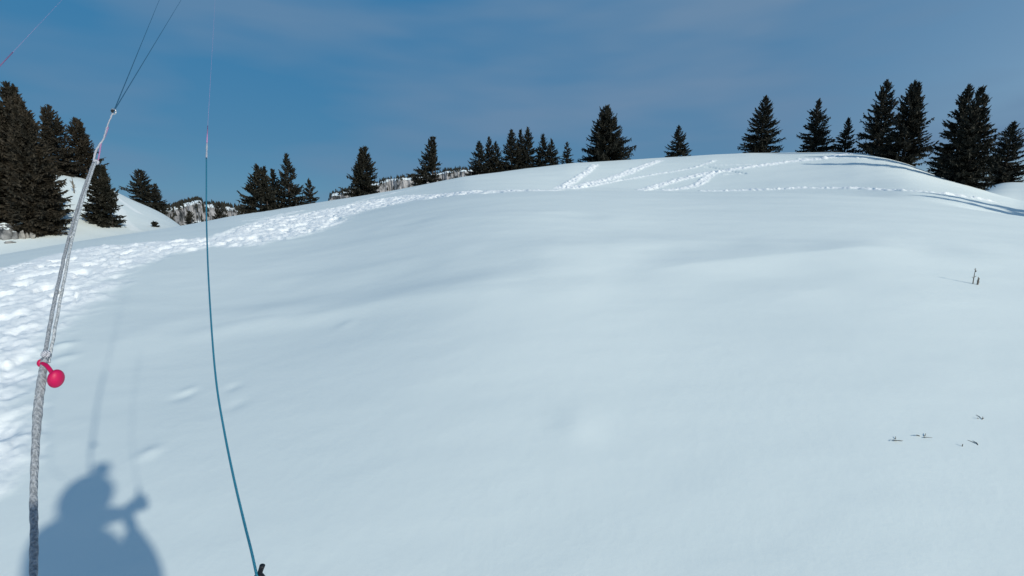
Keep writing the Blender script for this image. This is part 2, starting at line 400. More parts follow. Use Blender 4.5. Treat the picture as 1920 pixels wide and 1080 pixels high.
def crown_np(H, W, rs, full=0.75, openness=0.0, up=0.5, dens=1.0, xoff=0.0, h0=0.02, prof=0.85):
    """needle sprays of one stem: quads along drooping branches with lifted tips"""
    dens = dens*1.35
    nb = int(26*H*dens*(1.0 if W > 2 else 0.8)) + 30
    u = (np.arange(nb) + rs.rand(nb))/nb
    h = H*(h0 + (0.985-h0)*u**1.08)
    k = 1-h/H
    L = W/2*np.minimum(np.minimum(k**prof*1.12, k*2.6), 1.0*(0.75+0.25*np.clip(h/H/0.16, 0, 1)))*(0.70+0.38*rs.rand(nb)) + 0.028*H*k**0.55
    L *= 1 - openness*(rs.rand(nb) < 0.35)*0.5 + openness*(rs.rand(nb) < 0.12)*0.35
    L *= np.where(rs.rand(nb) < 0.25, 1.16, 0.97)
    az = rs.rand(nb)*2*np.pi
    e0 = np.radians(-18 + 58*(1-k)**1.5 + rs.randn(nb)*7)         # elevation at the stem
    e1 = e0 + np.radians(18 + 40*up*rs.rand(nb))                  # at the tip
    step = 0.075/dens**0.5 * max(1, H/9)
    cnt = np.maximum((L/step).astype(int), 3)
    bi = np.repeat(np.arange(nb), cnt)
    s = (np.concatenate([np.arange(c) for c in cnt]) + rs.rand(len(bi)))/cnt[bi]
    s = 0.12 + 0.9*s**0.8; s = np.minimum(s, 1.0)
    e = e0[bi] + (e1-e0)[bi]*s**1.5
    er = e0[bi] + (e1-e0)[bi]*s**1.5*0.45
    hd = L[bi]*s*np.cos(er); vd = L[bi]*s*np.sin(er)
    base = np.stack([hd*np.sin(az[bi]), hd*np.cos(az[bi]), h[bi]+vd], 1)
    Vs = []; Fs = []; off = 0
    for side in (-1, 1, 0, 2):
        n = len(bi)
        if side in (0, 2): keep = rs.rand(n) < (0.55 if side == 0 else 0.8)
        else: keep = rs.rand(n) < 0.95
        b = base[keep]; a = az[bi][keep]; ee = e[keep]; LL = L[bi][keep]; ss = s[keep]; m = len(b)
        if side == 2:                                              # hanging twigs
            a2 = rs.rand(m)*2*np.pi; el = np.radians(-60+rs.randn(m)*18); ln = (0.10+0.14*rs.rand(m))*(0.6+0.4*LL)
        elif side == 0:                                            # along the branch, makes the tips
            a2 = a + rs.randn(m)*0.18; el = ee + rs.randn(m)*0.15; ln = 0.16+0.14*rs.rand(m)
        else:
            a2 = a + side*np.radians(52+rs.randn(m)*14); el = ee*0.7 + rs.randn(m)*0.2
            ln = (0.08 + 0.40*LL*(1.03-ss))*(0.6+0.6*rs.rand(m)); ln = np.minimum(ln, 0.55)
        ln = ln*max(1, H/10)**0.5
        d = np.stack([np.cos(el)*np.sin(a2), np.cos(el)*np.cos(a2), np.sin(el)], 1)
        q = rs.randn(m, 3); q -= (q*d).sum(1, keepdims=True)*d; q /= np.linalg.norm(q, axis=1, keepdims=True)
        wd = (0.030+0.03*rs.rand(m))[:, None]*max(1, H/10)**0.5
        p0 = b; p1 = b + d*ln[:, None]*0.45 + q*wd; p2 = b + d*ln[:, None]; p3 = b + d*ln[:, None]*0.45 - q*wd
        Vs.append(np.stack([p0, p1, p2, p3], 1).reshape(-1, 3)); Fs.append(np.arange(m*4).reshape(-1, 4)+off); off += m*4
    n = 60                                                         # the bare leader at the very top
    zz = H*(1 - 0.075*rs.rand(n)); a2 = rs.rand(n)*2*np.pi; el = np.radians(52+rs.randn(n)*12); ln = 0.10+0.5*(H-zz)*rs.rand(n)
    d = np.stack([np.cos(el)*np.sin(a2), np.cos(el)*np.cos(a2), np.sin(el)], 1); b = np.stack([zz*0, zz*0, zz], 1)
    q = np.cross(d, rs.randn(n, 3)); q /= np.linalg.norm(q, axis=1, keepdims=True); q *= 0.035
    Vs.append(np.stack([b, b+d*ln[:, None]*.45+q, b+d*ln[:, None], b+d*ln[:, None]*.45-q], 1).reshape(-1, 3)); Fs.append(np.arange(n*4).reshape(-1, 4)+off)
    V = np.vstack(Vs); V[:, 0] += xoff
    return V, np.vstack(Fs)
def trunk_np(H, r, xoff=0.0):
    n = 8; hs = np.array([-0.6, 0, .1, .3, .6, .85, .99]); rs_ = r*np.array([1.3, 1.2, 1, .8, .5, .25, .06])
    hs = hs*np.where(hs < 0, 1, H)
    a = np.arange(n)/n*2*np.pi
    V = np.stack([np.outer(rs_, np.cos(a))+xoff, np.outer(rs_, np.sin(a)), np.repeat(hs[:, None], n, 1)], -1).reshape(-1, 3)
    i, j = np.meshgrid(np.arange(len(hs)-1), np.arange(n), indexing='ij')
    F = np.stack([i*n+j, i*n+(j+1) % n, (i+1)*n+(j+1) % n, (i+1)*n+j], -1).reshape(-1, 4)
    return V, F
def spruce(px, top, w_px, dr, label, group, twins=(), lean=0.0, openness=0.15, up=0.5, mat=None, base=None, seed=None, dens=1.0, prof=0.85, r=None, name='spruce_tree', sink=0.15, dx=0.0):
    """px: stem pixel, top: pixel row of the tip, w_px: crown width in pixels, dr: metres behind the crest (or r absolute)"""
    a, t = azt(px, 380)
    rc = float(np.interp(a, PHI, Rc))
    if base is not None:                                           # stands on visible snow
        x, y = ground(px, base)
    else:
        rr = r if r else rc + dr; x, y = rr*math.sin(a), rr*math.cos(a)
    z = gz(x, y) - sink
    depth = y*CF[1] + z*CF[2]
    # tip height along the vertical through x, y
    b = (540-top)/960*TH
    # (y*CU1 + z*CU2)/(y*CF1 + z*CF2) = b
    zt = y*(b*CF[1]-CU[1])/(CU[2]-b*CF[2])
    H = zt - z; W = 0.96*w_px/960*TH*depth
    rs = np.random.RandomState(seed if seed is not None else int(px*7) % 9973)
    o = empty(name, (x, y, z), label, 'tree', group)
    Vt, Ft = trunk_np(H, 0.012*H+0.05)
    Vc, Fc = crown_np(H, W, rs, openness=openness, up=up, dens=dens, prof=prof)
    for (tdx, tk) in twins:                                        # a second leader of the same crown
        V2, F2 = crown_np(H*tk, W*0.42, rs, openness=openness, up=up, dens=dens, xoff=tdx/960*TH*depth, h0=0.35, prof=prof)
        Fc = np.vstack([Fc, F2+len(Vc)]); Vc = np.vstack([Vc, V2])
        V3, F3 = trunk_np(H*tk, 0.008*H+0.03, tdx/960*TH*depth)
        Ft = np.vstack([Ft, F3+len(Vt)]); Vt = np.vstack([Vt, V3])
    for V in (Vt, Vc): V[:, 0] += lean*W*np.clip(V[:, 2]/H, 0, 1)**1.3
    if dx: Vc[:, 0] += dx*W*(1-np.clip(Vc[:, 2]/H, 0, 1))
    link('trunk', mesh_np('trunk', Vt, Ft, True), BARK, o)
    link('crown', mesh_np('crown', Vc, Fc), mat or FOL, o)
    return o

G1 = 'dark spruces of the big stand on the left'
spruce(-25, 195, 130, 0, 'dark spruce cut off by the left edge of the photo', G1, base=409, mat=FOL2, dens=1.2)
spruce(28, 178, 100, 0, 'tall dark spruce between the photo edge and the tallest twin-topped spruce', G1, twins=((10, .97),), base=411, mat=FOL2, dens=1.2, prof=.6)
spruce(60, 154, 96, 0, 'tallest dark spruce of the left stand with two spiky tops', G1, twins=((11, .985),), base=412, mat=FOL2, dens=1.3, prof=.6)
spruce(86, 190, 62, 0, 'broad front spruce of the left stand reaching the snow beside three small rocks', G1, twins=((-13, .97),), base=441, mat=FOL2, dens=1.4, prof=.42)
spruce(72, 215, 58, 0, 'dense spruce in front of the left stand just above the rock outcrop', G1, base=438, mat=FOL2, dens=1.5, prof=.5)
spruce(122, 197, 62, 0, 'spruce with a ragged forked top on the right side of the left stand', G1, twins=((-11, .965),), r=60, mat=FOL2, openness=.3, prof=.6)
spruce(165, 221, 62, 0, 'narrow spruce with a twin tip standing on the left hill crest behind the line ring', G1, twins=((8, .97),), r=62, mat=FOL2, prof=.6)
spruce(200, 303, 56, 0, 'bushy spruce alone on the foot of the left snow slope', 'spruces on the left snow slope', twins=((11, .93),), base=423, mat=FOL, dens=1.7, prof=.65, dx=-.08)
spruce(270, 319, 58, 0, 'rounded spruce on the skyline of the left snow slope', 'spruces on the left snow slope', r=66, prof=.6, dx=-.05)
spruce(295, 345, 34, 0, 'small spruce leaning against the rounded one on the left slope', 'spruces on the left snow slope', r=67, openness=.3)
spruce(410, 383, 36, 14, 'small dark spruce in front of the pale cliff beside the blue line', 'spruces behind the ridge', prof=.6)
spruce(353, 397, 22, 12, 'tiny dark spruce at the right end of the left slope below the cliff', 'spruces behind the ridge', prof=.6)
G2 = 'spruces along the snow ridge'
spruce(489, 310, 84, 4, 'wide double-tipped spruce, left tree of the close pair right of the blue line', G2, twins=((12, .97),), dens=1.1, dx=-.05)
spruce(516, 318, 54, 7, 'slim spruce squeezed between the wide pair right of the blue line', G2)
spruce(543, 289, 62, 4, 'ragged taller spruce, right tree of the close pair, with a gap in its crown', G2, openness=.5, lean=.03)
spruce(582, 337, 42, 4, 'small spruce just right of the close pair', G2)
spruce(690, 276, 64, 3, 'lone steep spruce leaning right at the left end of the pale rock wall', G2, twins=((-7, .99),), dens=1.2, prof=.75, dx=-.22)
spruce(813, 257, 62, 3, 'lone spruce with a blunt top in the middle of the pale rock wall', G2, twins=((5, 1.0),), openness=.35, dx=-.2)
G3 = 'spruces of the row between the rock wall and the widest spruce'
spruce(900, 265, 56, 4, 'leftmost small spruce of the crowded row', G3)
spruce(918, 257, 46, 6, 'second spruce of the crowded row, slightly taller than the leftmost', G3)
spruce(930, 266, 42, 4, 'low spruce filling the gap right of the second spruce in the row', G3)
spruce(959, 243, 60, 4, 'tall pointed spruce in the middle of the crowded row', G3)
spruce(976, 243, 44, 7, 'slim spruce hidden between the two tallest of the crowded row', G3)
spruce(989, 239, 52, 4, 'tallest spruce of the crowded row, right of its middle', G3)
spruce(1017, 252, 46, 4, 'pointed spruce right of the tallest in the crowded row', G3, openness=.35)
spruce(1032, 262, 38, 3, 'shorter spruce at the right end of the crowded row', G3)
spruce(1061, 268, 32, 3, 'small separate spruce between the crowded row and the widest spruce', G3, openness=.4)
spruce(1132, 199, 104, 3, 'widest spruce of the ridge with shaggy drooping lower branches', G2, openness=.6, up=.8, dens=1.4, prof=.8)
spruce(1264, 236, 50, 3, 'small regular spruce alone on bare snow right of the widest spruce', G2, openness=.1)
spruce(1416, 181, 74, 3, 'tall full spruce alone on the hilltop, left of the two above the tracks', G2, openness=.25, prof=.75)
spruce(1513, 187, 68, 3, 'full spruce on the hilltop with one long low branch to the right', G2, openness=.45, dx=.05)
spruce(1571, 222, 40, 3, 'small narrow spruce where the ski track meets the skyline', G2, openness=.15)
G4 = 'tall spruces on the right shoulder of the hill'
spruce(1631, 150, 76, 4, 'tall spruce with upswept branches, left tree of the first tall pair', G4, openness=.3, up=.9, prof=.7)
spruce(1681, 153, 80, 1, 'tall spruce with a forked top, right tree of the first tall pair', G4, twins=((9, .985),), openness=.25, up=.9, prof=.7)
spruce(1779, 160, 84, 1.5, 'thin-tipped tall spruce, left tree of the second tall pair', G4, openness=.3, dens=1.2, prof=.75)
spruce(1803, 164, 80, -2.0, 'thin-tipped tall spruce standing lowest down the snow, right of its pair', G4, openness=.3, dens=1.3, prof=.75)
spruce(1872, 229, 70, 0, 'rounded spruce near the right edge of the photo', G4, r=74, openness=.2, prof=.7)
# out of the frame on the right, their shadows reach into it
for px_, top_, r_, lab in ((2260, 165, 27, 'spruce outside the right edge whose long shadow crosses the slope'),
                           (2330, 140, 29.5, 'second spruce outside the right edge, farther right than the first')):
    spruce(px_, top_, 170, 0, lab, 'spruces outside the right edge of the frame', r=r_, prof=.75)

# far wood on the cliffs, one mass
def far_wood(m, seed, n, label):
    ph, t, R, Z, uu = m; rs = np.random.RandomState(seed); Vs = []; Fs = []; off = 0
    for q in range(n):
        j = rs.randint(0, len(ph)); rim = rs.rand() < 0.45
        i = np.searchsorted(uu, rs.uniform(80, 115) if rim else rs.uniform(35, 85)**1.0)
        if not rim and fbm(np.array([ph[j]*60]), np.array([uu[i]/20]), 5, 2)[0] < 0.03: continue
        c = np.array([R[i, j]*math.sin(ph[j]), R[i, j]*math.cos(ph[j]), Z[i, j]-0.3]); h = rs.uniform(3.0, 6.5); w = h*0.28
        for lv in range(3):
            k = 6; a = np.arange(k)/k*2*np.pi + rs.rand()*6; z0 = h*(0.08+lv*.28); rr = w*(1-lv*.28)*(0.75+0.5*rs.rand(k))
            ring = c + np.stack([rr*np.cos(a), rr*np.sin(a), z0+0.15*h*rs.rand(k)-.1*h], 1); tip = c + [0, 0, min(h, z0+h*.45)]
            Vs.append(np.vstack([ring, tip])); Fs.append(np.array([[off+q_, off+(q_+1) % k, off+k] for q_ in range(k)])); off += k+1
    o = link('far_forest', mesh_np('far_forest', np.vstack(Vs), np.vstack(Fs)), FOL)
    tag(o, label, 'forest', None, 'stuff')
far_wood(mA, 5, 1700, 'far dark wood growing on and above the pale cliff at left')
far_wood(mB, 6, 2000, 'far dark wood along the rim of the long pale rock wall')

# ------------------------------------------------------------------ rocks at the far left
ROCK = pmat('pale_rock', (0.13, 0.125, 0.12), 0.9, 0.1, (0.36, 0.35, 0.33), 1.6, (1, 1, 2.5), 0.8, detail=8)
def snow_rock_mat():
    m, nt, b = mat_new('rock_with_snow'); N = nt.nodes.new; L = nt.links.new
    b.inputs['Roughness'].default_value = 0.85; b.inputs['Specular IOR Level'].default_value = 0.1
    t = N('ShaderNodeTexCoord'); n = N('ShaderNodeTexNoise'); n.inputs['Scale'].default_value = 2.2; n.inputs['Detail'].default_value = 7
    L(t.outputs['Object'], n.inputs[0])
    r = N('ShaderNodeValToRGB'); e = r.color_ramp.elements; e[0].position = .38; e[1].position = .62
    e[0].color = (.04, .045, .05, 1); e[1].color = (.24, .24, .245, 1); L(n.outputs[0], r.inputs[0])
    g = N('ShaderNodeNewGeometry'); s = N('ShaderNodeSeparateXYZ'); L(g.outputs['Normal'], s.inputs[0])
    a = N('ShaderNodeMath'); a.operation = 'MULTIPLY_ADD'; a.inputs[1].default_value = .5; L(n.outputs[0], a.inputs[0]); L(s.outputs['Z'], a.inputs[2])
    mr = N('ShaderNodeMapRange'); mr.inputs['From Min'].default_value = .92; mr.inputs['From Max'].default_value = 1.0; L(a.outputs[0], mr.inputs[0])
    mix = N('ShaderNodeMixRGB'); mix.inputs[2].default_value = (.78, .86, .88, 1)
    L(mr.outputs[0], mix.inputs[0]); L(r.outputs[0], mix.inputs[1]); L(mix.outputs[0], b.inputs['Base Color'])
    return m
SROCK = snow_rock_mat()
def rock(px, py, wpx, hpx, label, seed, mat=SROCK, depthf=.8):
    x, y = ground(px, py); z = gz(x, y); d = y*CF[1]+z*CF[2]
    w = wpx/960*TH*d; h = hpx/960*TH*d
    bm = bmesh.new(); bmesh.ops.create_icosphere(bm, subdivisions=4, radius=1)
    rs = random.Random(seed); pl = [(Vector((rs.gauss(0, 1), rs.gauss(0, 1), rs.gauss(0, .8))).normalized(), rs.uniform(.55, .9)) for _ in range(14)]
    for v in bm.verts:
        for nrm, q in pl:
            e = v.co.dot(nrm) - q
            if e > 0: v.co -= nrm*e*0.95
        n_ = float(fbm(np.array([v.co.x*3+seed]), np.array([v.co.y*3+v.co.z*2]), seed, 3)[0])
        v.co *= 1+0.25*n_
    for v in bm.verts: v.co = Vector((v.co.x*w/2*1.15, v.co.y*w/2*depthf, v.co.z*h*0.75+h*.3))
    me = bpy.data.meshes.new('rock'); bm.to_mesh(me); bm.free()
    o = link('rock', me, mat); o.location = (x, y, z); tag(o, label, 'rock', 'rocks beside the big stand on the left')
for a in ((-8, 448, 34, 24, 'large snow-capped rock cut by the left edge below the spruces', 1), (14, 449, 24, 20, 'grey snow-dusted boulder in the middle of the outcrop at the left edge', 2),
          (29, 448, 16, 14, 'smaller boulder at the right end of the outcrop at the left edge', 3), (2, 436, 30, 18, 'snowy upper boulder of the outcrop right under the spruce branches', 4),
          (23, 436, 20, 20, 'upright snow-covered stone above the outcrop at the left edge', 9), (20, 456, 18, 5, 'flat dark stone lying lowest in the snow in front of the outcrop', 5)):
    rock(*a)
for a in ((42, 448, 14, 16, 'pale pointed rock at the foot of the front spruce, biggest of three', 6), (52, 448, 7, 10, 'thin upright pale stone in the middle of three at the spruce foot', 7),
          (62, 448, 10, 12, 'roundish pale stone, rightmost of three at the spruce foot', 8)):
    rock(*a, mat=ROCK)

# ------------------------------------------------------------------ small plants
TWIG = pmat('dry_twig', (.11, .10, .09), .9, .1, (.22, .20, .17), 30)
def tube_bm(bm, pts, radii, n=8, cap=True):
    pts = [Vector(p) for p in pts]; rings = []
    nrm = None
    for i, p in enumerate(pts):
        d = (pts[min(i+1, len(pts)-1)] - pts[max(i-1, 0)]).normalized()
        if nrm is None: nrm = d.orthogonal().normalized()
        nrm = (nrm - d*nrm.dot(d)).normalized(); bi = d.cross(nrm)
        r = radii[i] if hasattr(radii, '__len__') else radii
        rings.append([bm.verts.new(p + (nrm*math.cos(2*math.pi*k/n) + bi*math.sin(2*math.pi*k/n))*r) for k in range(n)])
    for a, b in zip(rings, rings[1:]):
        for k in range(n): bm.faces.new((a[k], a[(k+1) % n], b[(k+1) % n], b[k]))
    if cap: bm.faces.new(rings[0][::-1]); bm.faces.new(rings[-1])
def bm_obj(name, bm, mat, parent=None, smooth=True):
    bmesh.ops.recalc_face_normals(bm, faces=bm.faces)
    me = bpy.data.meshes.new(name); bm.to_mesh(me); bm.free()
    for p in me.polygons: p.use_smooth = smooth
    return link(name, me, mat, parent)
def smooth_path(P, n=8):
    P = [Vector(p) for p in P]; P = [P[0]*2-P[1]] + P + [P[-1]*2-P[-2]]; o = []
    for i in range(1, len(P)-2):
        for k in range(n):
            t = k/n; a, b, c, d = P[i-1:i+3]
            o.append(0.5*((2*b) + (c-a)*t + (2*a-5*b+4*c-d)*t*t + (3*b-a-3*c+d)*t**3))
    o.append(P[-2]); return o
def stalks(px, py, hpx, n, label, flat=False, seed=1, th=0.0028):
    x, y = ground(px, py); z = gz(x, y); d = y*CF[1]+z*CF[2]; rs = random.Random(seed); S = TH*d/960
    bm = bmesh.new()
    for k in range(n):
        bx = 0.0 if n > 1 else rs.uniform(-.1, .1)*hpx*S
        a = rs.uniform(0, 6.28); h = hpx*S*(rs.uniform(.4, 1) if n > 1 else 1.0)
        if flat: P = [(bx, 0, -.01), (bx+math.cos(a)*h*.5, math.sin(a)*h*.5, h*.12), (bx+math.cos(a+.4)*h, math.sin(a+.4)*h, .01)]
        else: P = [(bx, 0, -.02), (bx+rs.uniform(-.05, .05)*h, 0, h*.5), (bx+rs.uniform(-.12, .12)*h, rs.uniform(-.1, .1)*h, h)]
        tube_bm(bm, smooth_path(P, 4), [th*(1-.08*i) for i in range(9)], 5)
        if not flat:
            for q in range(6):
                f = rs.uniform(.3, .95); s_ = rs.choice((-1, 1)); l = h*rs.uniform(.06, .14)
                p = Vector((bx+rs.uniform(-.03, .03)*h, 0, h*f)); tube_bm(bm, [p, p+Vector((s_*l, rs.uniform(-l, l), l*.8))], [th*.7, th*.3], 4)
    o = bm_obj('dry_plant', bm, TWIG); o.location = (x, y, z); tag(o, label, 'plant', 'dry stalks poking through the snow')
stalks(1826, 531, 30, 1, 'tall thin dry stalk standing upright on the right snow slope', seed=3, th=.0055)
stalks(1833, 532, 15, 4, 'short dark stalk beside the tall one on the right snow slope', seed=4, th=.009)
stalks(1675, 824, 14, 4, 'flat dry twigs in the snow, leftmost of the low ones at right', True, 5)
stalks(1728, 818, 16, 4, 'flat dry grass blades in the snow, second from left of the low ones', True, 6)
stalks(1804, 838, 5, 5, 'tiny dark tuft in the snow between the flat twigs', False, 7)
stalks(1832, 835, 15, 3, 'bent dry twig in the snow below the highest low tuft', True, 8)
stalks(1838, 786, 12, 4, 'small dry tuft in the snow, highest of the low ones at right', True, 9)
def shrub(px, py, hpx, wpx, label):
    x, y = ground(px, py); z = gz(x, y)-.05; d = y*CF[1]+z*CF[2]
    o = empty('young_spruce', (x, y, z), label, 'tree'); H = hpx/960*TH*d
    V, F = trunk_np(H, .03); link('trunk', mesh_np('trunk', V, F), BARK, o)
    V, F = crown_np(H, wpx/960*TH*d, np.random.RandomState(3), dens=2); link('crown', mesh_np('crown', V, F), FOL, o)
shrub(291, 425, 9, 7, 'tiny young spruce alone at the foot of the left slope')
stalks(139, 362, 30, 2, 'bare sapling on the snow slope between the left stand and the bushy spruce', seed=12, th=.05)

# ------------------------------------------------------------------ kite lines in front of the lens
def cord_mat(name, c1, c2, scale, rough=.7, bump=.6):
    m, nt, b = mat_new(name); N = nt.nodes.new; L = nt.links.new
    b.inputs['Roughness'].default_value = rough; b.inputs['Specular IOR Level'].default_value = .3
    t = N('ShaderNodeTexCoord'); v = N('ShaderNodeTexWave'); v.wave_type = 'BANDS'; v.bands_direction = 'DIAGONAL'
    v.inputs['Scale'].default_value = scale; v.inputs['Distortion'].default_value = 3.5; v.inputs['Detail'].default_value = 3; v.inputs['Detail Scale'].default_value = 2
    r = N('ShaderNodeValToRGB'); r.color_ramp.elements[0].color = (*c1, 1); r.color_ramp.elements[1].color = (*c2, 1)
    r.color_ramp.elements[0].position = .15; r.color_ramp.elements[1].position = .7
    L(t.outputs['Object'], v.inputs[0]); L(v.outputs[1], r.inputs[0]); L(r.outputs[0], b.inputs['Base Color'])
    bp = N('ShaderNodeBump'); bp.inputs['Strength'].default_value = bump; bp.inputs['Distance'].default_value = .001
    L(v.outputs[1], bp.inputs['Height']); L(bp.outputs[0], b.inputs['Normal'])
    return m
SLEEVE = pmat('grey_braided_sleeve', (.19, .21, .24), .8, .2, (.38, .41, .46), 330, (1, 1, .35), .7, detail=6)
GREYCORD = pmat('grey_cord', (.22, .25, .28), .8, .2, (.55, .58, .62), 300, (1, 1, .4), .5)
WHITECORD = cord_mat('white_cord', (.20, .23, .28), (.55, .55, .62), 160)
BLUELINE = cord_mat('blue_line', (.01, .09, .17), (.02, .20, .30), 200)
DBLUE = cord_mat('dark_blue_line', (.005, .04, .10), (.01, .07, .14), 100)
PINKLINE = cord_mat('pink_line', (.30, .13, .30), (.45, .25, .42), 100)
PINK = pmat('pink_plastic', (.40, .0, .065), .5, .35, (.47, .003, .075), 60)
BLACK = pmat('black_rubber', (.004, .006, .012), .5, .3, (.012, .015, .02), 60)
METAL = pmat('steel', (.5, .52, .55), .3, .5, (.7, .7, .72), 40, metal=.9)
def path(pts): return smooth_path([at(*p) for p in pts], 8)
def lerp_r(vals, n): return list(np.interp(np.linspace(0, 1, n), np.linspace(0, 1, len(vals)), vals))

strap = empty('kite_strap', at(62, 1080, .60), 'grey braided strap with a pink ball and thin cords running up the left side', 'strap')
INV = Matrix.Translation(-strap.location)
def part(name, bm, mat, root=strap, sm=True):
    o = bm_obj(name, bm, mat, None, sm); o.parent = root; o.matrix_parent_inverse = Matrix.Translation(-root.location); return o
bm = bmesh.new()
P = path([(80, 1250, .50), (66, 1160, .55), (63, 1080, .59), (64, 1000, .62), (63, 930, .645), (66, 850, .67), (71, 770, .70), (77, 720, .715), (84, 672, .735)])
rad = [.0044+.0003*math.sin(i*1.9)+.0002*math.sin(i*.7) for i in range(len(P))]
rad = [a*(1.0 if i < len(P)*.6 else 1.0+.30*math.sin((i/len(P)-.6)/.4*math.pi)) for i, a in enumerate(rad)]
tube_bm(bm, P, rad, 14); part('sleeve', bm, SLEEVE)
def wobble(P, amp, seed):
    r_ = random.Random(seed); return [p + Vector((r_.uniform(-amp, amp), r_.uniform(-amp, amp), 0)) for p in P]
bm = bmesh.new(); P = path([(83, 680, .73), (90, 630, .76), (106, 548, .82), (128, 450, .93), (152, 370, 1.05), (176, 302, 1.2)]); tube_bm(bm, wobble(P, .0004, 1), .0027, 8); part('cord', bm, SLEEVE)
bm = bmesh.new(); P = path([(91, 680, .74), (101, 630, .765), (116, 548, .83), (135, 450, .93), (157, 370, 1.05), (180, 302, 1.2)]); tube_bm(bm, wobble(P, .0004, 2), .0022, 8); part('cord', bm, GREYCORD)
def knot(px, py, d, r, mat, name='knot', root=strap, st=(1, 1, 1)):
    bm = bmesh.new(); c = at(px, py, d)
    for k in range(3):
        ax = Vector((math.sin(k*2.1), math.cos(k*2.1), .6*(k-1))).normalized(); u_ = ax.orthogonal().normalized(); w_ = ax.cross(u_)
        ring = [c + (u_*math.cos(a/12*2*math.pi)+w_*math.sin(a/12*2*math.pi))*r*.62 + ax*r*.2*math.sin(a/12*6.28) for a in range(13)]
        tube_bm(bm, ring, r*.42, 7)
    return part(name, bm, mat, root)
knot(86, 664, .735, .0065, WHITECORD); knot(108, 548, .825, .0042, GREYCORD); knot(134, 444, .935, .0042, GREYCORD); knot(180, 304, 1.2, .0075, WHITECORD)
bm = bmesh.new(); P = path([(176, 306, 1.2), (178, 288, 1.22), (186, 272, 1.25), (193, 262, 1.27), (200, 240, 1.33), (207, 222, 1.38), (212, 212, 1.4)]); tube_bm(bm, wobble(P, .0007, 3), lerp_r([.002, .0026, .002, .0017, .0019], len(P)), 8); part('cord', bm, WHITECORD)
bm = bmesh.new(); P = path([(183, 306, 1.2), (187, 285, 1.23), (190, 268, 1.26), (196, 258, 1.29), (203, 238, 1.34)]); tube_bm(bm, P, .0016, 8); part('cord', bm, PINKLINE)
bm = bmesh.new()                                                   # shackle ring
c = at(213, 209, 1.4); ring = [c + Vector((math.cos(a)*.0075, 0, math.sin(a)*.0085)) for a in np.linspace(0, 2*math.pi, 17)]
tube_bm(bm, ring, .0018, 8); part('ring', bm, METAL)
knot(211, 208, 1.395, .0048, BLACK)
for pts, m_ in (([(214, 207, 1.4), (324, -62, 24)], DBLUE),
                ([(215, 206, 1.4), (377, -62, 24)], DBLUE)):
    bm = bmesh.new(); P = [at(*p) for p in pts]; tube_bm(bm, P, [.0014, .0020], 6); part('bridle_line', bm, m_)
# pink ball on its stem
bm = bmesh.new(); c = at(105, 710, .72)
bmesh.ops.create_uvsphere(bm, u_segments=32, v_segments=20, radius=.0143)
for v in bm.verts: v.co = Vector((v.co.x*.66+v.co.z*.10, v.co.y*.8, v.co.z*1.10+v.co.x*.05)) + c
ball = part('ball', bm, PINK)
bm = bmesh.new(); tube_bm(bm, path([(79, 681, .728), (88, 686, .725), (97, 698, .72), (102, 706, .72)]), .0030, 10); part('ball_stem', bm, PINK)
bm = bmesh.new(); bmesh.ops.create_uvsphere(bm, u_segments=20, v_segments=14, radius=.0072)
c = at(77, 681, .742)
for v in bm.verts: v.co = Vector((v.co.x*.62, v.co.y*.8, v.co.z)) + c
part('stem_knob', bm, PINK)
# small frayed thread
bm = bmesh.new(); tube_bm(bm, path([(68, 740, .70), (65, 744, .698), (66, 748, .697)]), .0008, 5); part('frayed_thread', bm, GREYCORD)

line = empty('control_line', at(484, 1078, .55), 'thin blue line curving up from a black handle into a pink leader', 'line')
bm = bmesh.new(); P = path([(482, 1082, .545), (472, 1036, .56), (458, 980, .585), (438, 895, .62), (420, 806, .66), (406, 720, .70), (397, 620, .76), (390, 500, .87), (387, 400, 1.02), (387, 340, 1.16), (387, 296, 1.3)])
tube_bm(bm, P, lerp_r([.0016, .0016, .0015, .0014, .0015, .0017], len(P)), 8); part('blue_section', bm, BLUELINE, line)
bm = bmesh.new(); P = path([(387, 300, 1.29), (387.5, 284, 1.34), (388, 268, 1.4)]); tube_bm(bm, P, lerp_r([.0016, .0026, .0018, .0028, .0016], len(P)), 8); part('splice', bm, WHITECORD, line)
bm = bmesh.new(); P = [at(388, 268, 1.4), at(389.5, 236, 1.6)]; tube_bm(bm, P, [.0018, .0013], 6); tube_bm(bm, [at(389.5, 236, 1.6), at(407, -60, 22)], [.00025, .0004], 6); part('pink_leader', bm, PINKLINE, line)
bm = bmesh.new(); P = [at(60, 1240, .5), at(-300, 900, .6), at(-230, 420, .9), at(-60, 187, 1.3), at(24, 98, 1.6)]; tube_bm(bm, P, .0016, 6); tube_bm(bm, [at(24, 98, 1.6), at(168, -55, 22)], [.00025, .0006], 6)
o = bm_obj('pink_line', bm, PINKLINE); tag(o, 'thin pink line crossing the upper left corner of the sky', 'line')

bm = bmesh.new(); P = path([(470, 1200, .54), (476, 1130, .545), (484, 1085, .55), (488, 1072, .55), (492, 1060, .55)]); tube_bm(bm, P, lerp_r([.008, .0078, .0062, .0032, .0030, .0034], len(P)), 12); hnd = part('handle', bm, BLACK, line); hnd['label'] = 'black rubber handle end at the bottom edge of the photo'
bm = bmesh.new(); P = path([(500, 1100, .55), (486, 1080, .55), (478, 1092, .55)]); tube_bm(bm, P, .0045, 10); gl = part('loop', bm, BLACK, line); gl.parent = hnd; gl.matrix_parent_inverse = Matrix.Identity(4); gl.location = (0, 0, 0)
hnd.matrix_parent_inverse = Matrix.Translation(-line.location)

